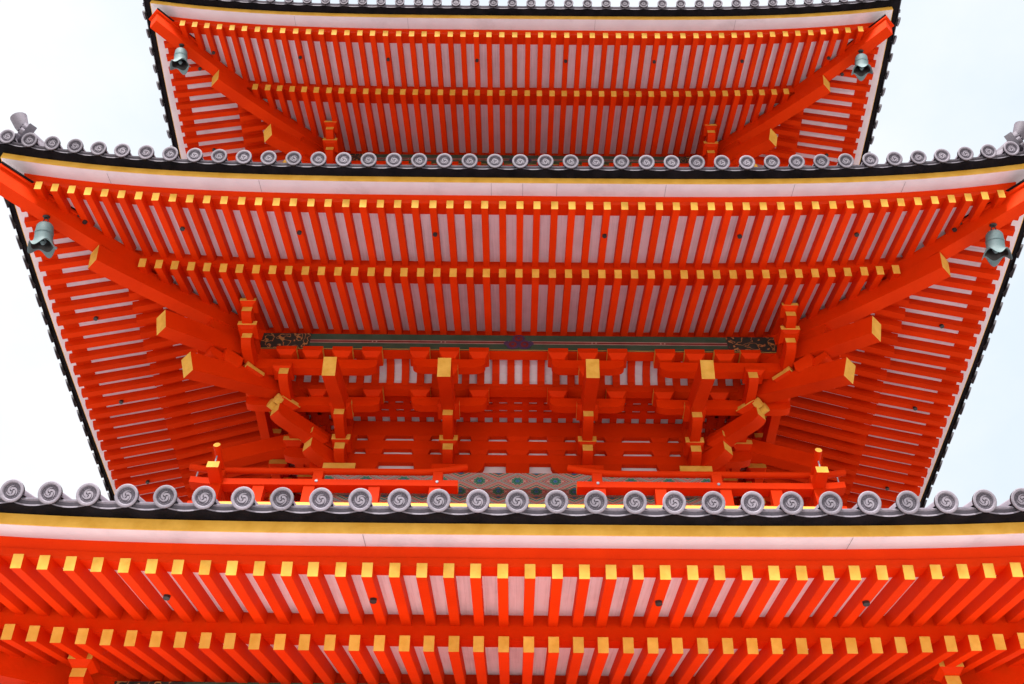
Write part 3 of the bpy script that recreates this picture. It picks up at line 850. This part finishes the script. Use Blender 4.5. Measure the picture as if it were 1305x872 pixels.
            for x in (-2.82, -2.27, -1.56, -.90, .90, 1.56, 2.27, 2.82):
                if a < x < b:
                    p = MB(T); p.box(x - .062, x + .062, RR - .05, RR + .05, 7.236 + dz, 7.529 + dz); p.build('rail_post', balc)
            g_ = MB(T); g_.box(a2 + .05 if a < -3 else a2, b2 - .05 if b > 3 else b2, RR - .04, RR + .04, 7.237 + dz, 7.31 + dz); g_.build('base_rail', balc)
        E_ = RR + .36
        rail_set(0, -E_, -.56, False, True); rail_set(0, .56, E_, True, False)
        rail_set(1, -E_, E_, False, False); rail_set(3, -E_, E_, False, False)
        for sg in (-1, 1):
            p = MB(side(0)); p.box(sg * RR - .06, sg * RR + .06, RR - .06, RR + .06, 7.237 + dz, 7.74 + dz)
            for s_ in (RR + .26, ):
                p.tube([(sg * RR, s_, 7.58 + dz), (sg * RR, s_, 7.76 + dz)], .008, 8, 'steel')
                p.tube([(sg * s_, RR, 7.58 + dz), (sg * s_, RR, 7.76 + dz)], .008, 8, 'steel')
            p.build('corner_post', balc)

# ---------------------------------------------------------------- rafters: the hundred largest as parts, the rest as one
jobs = []
for t, k, x, kind, stud, par in rafter_jobs:
    r_ = rafter_mb(t, k, x, kind, stud)
    if r_: jobs.append((seen(r_[1]), r_[0], par))
jobs.sort(key=lambda j: -j[0])
rest = MB()
for i, (a, mb, par) in enumerate(jobs):
    if i < 100: mb.build('rafter', par)
    else:
        b0 = len(rest.v); rest.v += mb.v
        for f_, mm in zip(mb.f, mb.m): rest.f.append([q + b0 for q in f_]); rest.m.append(rest.mi(mb.mats[mm]))
tag(rest.build('rafter', pagoda), kind='stuff')

# ---------------------------------------------------------------- tile discs, the same way
proto = CAP.build('round_eave_tile', None, smooth=35); cap_data = proto.data
bpy.data.objects.remove(proto)
cj = []
for t, k, x, par in cap_jobs:
    mw = cap_matrix(t, k, x); c = mw.translation; e = Vector((t['capr'], 0, t['capr'])) if k == 0 else Vector((0, t['capr'] * .5, t['capr']))
    cj.append((seen([c - e, c + e]), mw, par))
cj.sort(key=lambda j: -j[0])
rest = MB(lambda a, b, c: Vector((a, b, c)))
for i, (a, mw, par) in enumerate(cj):
    if i < 100:
        o = bpy.data.objects.new('round_eave_tile', cap_data); scene.collection.objects.link(o); o.parent = par; o.matrix_world = mw
    else:
        b0 = len(rest.v); rest.v += [mw @ v for v in CAP.v]
        for f_, mm in zip(CAP.f, CAP.m): rest.f.append([q + b0 for q in f_]); rest.m.append(rest.mi(CAP.mats[mm]))
tag(rest.build('round_eave_tile', pagoda, smooth=35), kind='stuff')

# ---------------------------------------------------------------- wind bells
def wind_bell(name, loc, tilt, size, label):
    root = tag(empty(name, loc), label, 'wind bell', 'wind bells hanging at the eave corners')
    I = lambda a, b, c: Vector((a, b, c))
    n = 40
    body = MB(I)
    prof = [(.0, 0), (.05, -.002), (.082, -.015), (.100, -.045), (.106, -.13), (.111, -.135), (.111, -.155), (.106, -.16), (.110, -.24), (.120, -.285), (.140, -.32), (.168, -.345)]
    inner = [(.160, -.348), (.133, -.316), (.110, -.280), (.10, -.235), (.096, -.12), (.085, -.04), (0, -.02)]
    rows = []
    for idx, (r_, z) in enumerate(prof + inner):
        fl = max(0, (r_ - .115) / .053)
        rows.append([(r_ * math.cos(2 * math.pi * i / n) * (1 + .05 * fl * math.cos(4 * 2 * math.pi * i / n + .7)), r_ * math.sin(2 * math.pi * i / n) * (1 + .05 * fl * math.cos(4 * 2 * math.pi * i / n + .7)),
                      z - .055 * fl * math.cos(4 * 2 * math.pi * i / n + .7)) for i in range(n)])
    pts = [p for rw in rows for p in rw]; f = []; ms = []
    for j in range(len(rows) - 1):
        for i in range(n): f.append((j * n + i, j * n + (i + 1) % n, (j + 1) * n + (i + 1) % n, (j + 1) * n + i)); ms.append('copper' if j < len(prof) + 1 else 'iron')  # bell interior above the rim painted black for shade
    body.add(pts, f, ms)
    b = body.build('bell_body', root, smooth=40)
    cl = MB(I); cl.tube([(0, 0, -.03), (0, 0, -.26)], .006, 8, 'iron'); cl.tube([(0, 0, -.25), (0, 0, -.275), (0, 0, -.30)], [.02, .035, .02], 12, 'copper')
    cl.box(-.095, .095, -.006, .006, -.215, -.203, 'copper'); cl.box(-.006, .006, -.095, .095, -.2155, -.2025, 'copper')
    cl.build('clapper', root, smooth=40)
    hk = MB(I); hk.tube([(0, 0, .105), (0, 0, .10), (0, 0, .085)], [.045, .045, .03], 14, 'iron')
    hk.tube([(.028 * math.cos(a), .0, .045 + .035 * math.sin(a)) for a in [2 * math.pi * i / 16 for i in range(17)]], .007, 8, 'iron')
    hk.tube([(.0, .022 * math.cos(a), .012 + .022 * math.sin(a)) for a in [2 * math.pi * i / 16 for i in range(17)]], .007, 8, 'copper')
    hk.build('hanger', root, smooth=40)
    root.rotation_euler = (R(24), R(-6) if tilt < 0 else R(6), 0); root.scale = (size,) * 3
    return root
mid, top = TIERS[1], TIERS[2]
for t, s, sz, txt in ((mid, 5.32, .90, 'of the large middle eave'), (top, 5.12, .88, 'of the smaller uppermost eave')):
    for sg, where in ((-1, 'left'), (1, 'right')):
        z = t['hipz'](s, 'hi') + EYE - .105 * sz
        wind_bell('wind_bell', (sg * s, -s, z), .4 * sg, sz, 'verdigris wind bell hanging under the %s corner %s' % (where, txt))
